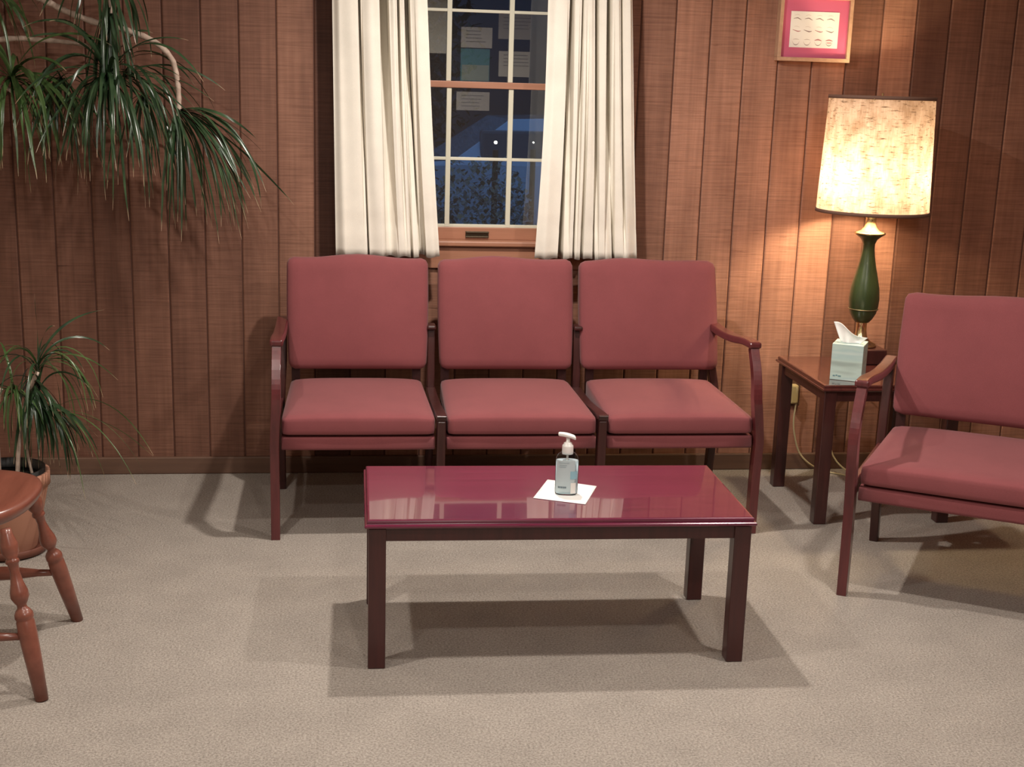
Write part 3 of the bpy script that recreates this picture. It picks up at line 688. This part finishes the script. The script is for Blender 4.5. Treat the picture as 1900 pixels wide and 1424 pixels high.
stem2([(-.982, -.86, .24), (-.972, -.84, .376), (-.945, -.82, .498), (-.916, -.80, .567)], .007)
stem2([(-1.03, -.88, .24), (-1.03, -.88, .36), (-1.04, -.86, .46), (-1.02, -.83, .52)], .006)
stem2([(-.94, -.84, .24), (-.955, -.83, .33), (-.945, -.82, .41)], .0045)
def lv2(*a, **k): return q2(leaves('foliage', *a, **k))
lv2((-.915, -.80, .60), (.0, -.05, 1), 16, .30, .0085, 11, M_leaf, p2, spread=.45, droop=1.5, stem=.10)
lv2((-.915, -.80, .58), (.3, -.2, .6), 16, .32, .0065, 12, M_leaf2, p2, spread=1.0, droop=2.0)
lv2((-.985, -.83, .51), (-.1, -.3, .5), 22, .24, .010, 13, M_leaf2, p2, spread=1.2, droop=2.2)
lv2((-.915, -.82, .49), (.15, -.2, -.3), 52, .26, .0105, 14, M_leaf, p2, spread=1.1, droop=1.5, stem=.08)
lv2((-.90, -.82, .46), (.4, -.2, -.1), 20, .26, .009, 16, M_leaf, p2, spread=.8, droop=1.2)
lv2((-.89, -.82, .43), (.8, -.4, .2), 6, .40, .005, 15, M_leaf2, p2, spread=.6, droop=1.3)

# ------------------------------------------------------------------ far wall of the room (reflected in the glass)
for x0, x1, z0, z1, col, lab, nm in ((1.04, 1.297, 1.753, 1.916, (.75, .72, .66), 'white notice taped above the teal poster, mirrored in the window', 'notice'),
    (1.04, 1.28, 1.486, 1.745, (.18, .36, .40), 'teal poster with a pale lower half, mirrored in the window', 'poster'),
    (1.347, 1.69, 1.831, 2.03, (.55, .52, .47), 'grey notice at upper right, mirrored in the upper window sash', 'notice'),
    (1.356, 1.678, 1.53, 1.734, (.72, .69, .62), 'large pale notice at right, mirrored just above the meeting rail', 'notice'),
    (1.004, 1.278, 1.25, 1.40, (.60, .56, .52), 'cream notice mirrored just below the meeting rail', 'notice'),
    (.55, .94, 1.70, 2.12, (.75, .73, .66), 'tall pale board mirrored at the left edge of the upper sash', 'notice_board')):
    o = obj(nm, box(x0, x1, YB+.001, YB+.004, z0, z1), simple('sheet', col, .8)); tag(o, lab, 'notice')
    if nm == 'poster':
        obj('poster_panel', box(x0+.01, x1-.005, YB+.0042, YB+.005, z0+.005, z0+.13), simple('poster_pale', (.42, .48, .42), .8), o)
    elif nm == 'notice':
        bm = bmesh.new(); rr2 = random.Random(int(x0*100))
        for k in range(4): zz = z1-.03-k*.028; bx(bm, x0+.04, x1-.04-rr2.uniform(0, .06), YB+.0042, YB+.0048, zz-.003, zz+.003)
        obj('writing', bm, simple('notice_ink', (.30, .28, .27), .8), o)

# ------------------------------------------------------------------ outside at dusk
struct(obj('ground_outside', box(-12, 16, .2, 40, -.35, -.25), simple('lawn_dusk', (.05, .07, .04), 1)))
def bush(name, cx, cy, cz, rx, ry, rz, n, size, seed, mat, label, trunk=0):
    root = empty(name, (cx, cy, -.25), label=label, cat='tree' if trunk else 'bush')
    rnd = random.Random(seed); bm = bmesh.new()
    for q in range(n):
        v = Vector((rnd.gauss(0, 1), rnd.gauss(0, 1), rnd.gauss(0, 1))).normalized()*rnd.uniform(.6, 1.05)
        lump = 1+.16*math.sin(5*v.x+seed)*math.sin(4*v.z+2)
        p = Vector((v.x*rx*lump, v.y*ry*lump, cz+.25+v.z*rz*lump))
        if p.z < .02: continue
        R_ = Matrix.Rotation(rnd.uniform(0, 6.3), 3, 'Z') @ Matrix.Rotation(rnd.uniform(-1.2, 1.2), 3, 'X')
        s = size*rnd.uniform(.6, 1.3)
        vs = [bm.verts.new(p+R_ @ Vector(c_)) for c_ in ((0, 0, 0), (s*.35, s*.5, s*.06), (0, s, 0), (-s*.35, s*.5, s*.06))]; bm.faces.new(vs)
    obj('foliage', bm, mat, root)
    bm = bmesh.new(); tube(bm, [(0, 0, 0), (.02, 0, cz*.5+.2), (0, 0, cz+.25)], [.10*rx+.02, .06*rx+.02, .02], 8); obj('trunk', bm, simple('bark', (.05, .04, .03), .9), root, True)
m_b = simple('dusk_leaf', (.17, .24, .22), .3); m_d = simple('dark_leaf', (.03, .05, .035), .6)
bush('shrub', .55, 1.10, .60, .48, .42, .54, 7000, .030, 3, m_b, 'leafy bush outside the lower middle panes of the window')
bush('shrub', 1.55, 1.25, .48, .46, .42, .56, 6500, .030, 4, m_b, 'leafy bush outside the lower right panes of the window')
struct(obj('sky_blocker', box(-8, 16, 14, 14.3, -.5, 7), simple('dark_backdrop', (.13, .12, .13), .8)))  # added dark wall that blocks the bright sky behind the window
bush('tree', .4, 11.5, 1.6, 1.3, 1.0, 2.3, 7000, .13, 20, m_d, 'dark tree beyond the left panes of the window', 1)
bush('tree', 4.6, 12.4, 1.5, 1.2, .9, 2.2, 6000, .13, 21, m_d, 'dark tree beyond the right panes of the window', 1)
car = empty('parked_car', (2.15, 8.4, -.25), .06, label='blue-grey parked car seen through the lower window sash', cat='car')
bm = bmesh.new(); sec = [(-2.1, .30, .75), (-2.0, .28, .95), (-1.1, .25, 1.02), (-.55, .25, 1.40), (.6, .25, 1.44), (1.35, .25, 1.05), (2.0, .28, .98), (2.1, .35, .70)]
L0, L1 = [], []
for x, a, b_ in sec:
    inset = .18 if b_ > 1.2 else .02
    L0.append([bm.verts.new(p) for p in ((x, -.82, a), (x, -.82, min(b_, .98)), (x, -.82+inset, b_), (x, .82-inset, b_), (x, .82, min(b_, .98)), (x, .82, a))])
for a, b_ in zip(L0, L0[1:]):
    for k in range(6): bm.faces.new((a[k], a[(k+1) % 6], b_[(k+1) % 6], b_[k]))
bm.faces.new(L0[0][::-1]); bm.faces.new(L0[-1]); bmesh.ops.recalc_face_normals(bm, faces=bm.faces[:])
obj('car_body', bm, simple('car_paint', (.42, .58, .72), .18, .2, .8), car, bevel=.04, seg=3)
for x in (-1.35, 1.3):
    for s in (-1, 1):
        bm = bmesh.new(); tube(bm, [(x, s*.70, .31), (x, s*.86, .31)], .31, 24); obj('wheel', bm, simple('tyre', (.02, .02, .02), .8), car)
obj('side_window', box(-.85, .95, -.80, -.70, 1.02, 1.30), simple('car_glass', (.06, .10, .13), .15), car, bevel=.03)
def dot_light(x, y, z, s, lab):  # added lamp outside, standing for a warm dot of light in the glass
    r_ = empty('dot_lamp', (x, y, -.25), label=lab, cat='lamp')
    bm = bmesh.new(); tube(bm, [(0, 0, 0), (0, 0, z+.25-.06)], .02, 8); obj('post', bm, M_bronze, r_)
    bm = bmesh.new(); bmesh.ops.create_uvsphere(bm, u_segments=12, v_segments=8, radius=s); bmesh.ops.translate(bm, verts=bm.verts[:], vec=(0, 0, z+.25-.01))
    obj('bulb', bm, emit('lamp_glow', (1, .93, .80), 14), r_, True)
dot_light(1.093, 4.2, 1.096, .011, 'brighter glowing garden lamp outside, in the middle pane')
dot_light(1.41, 4.6, 1.085, .006, 'tiny glowing garden lamp outside, in the right pane')
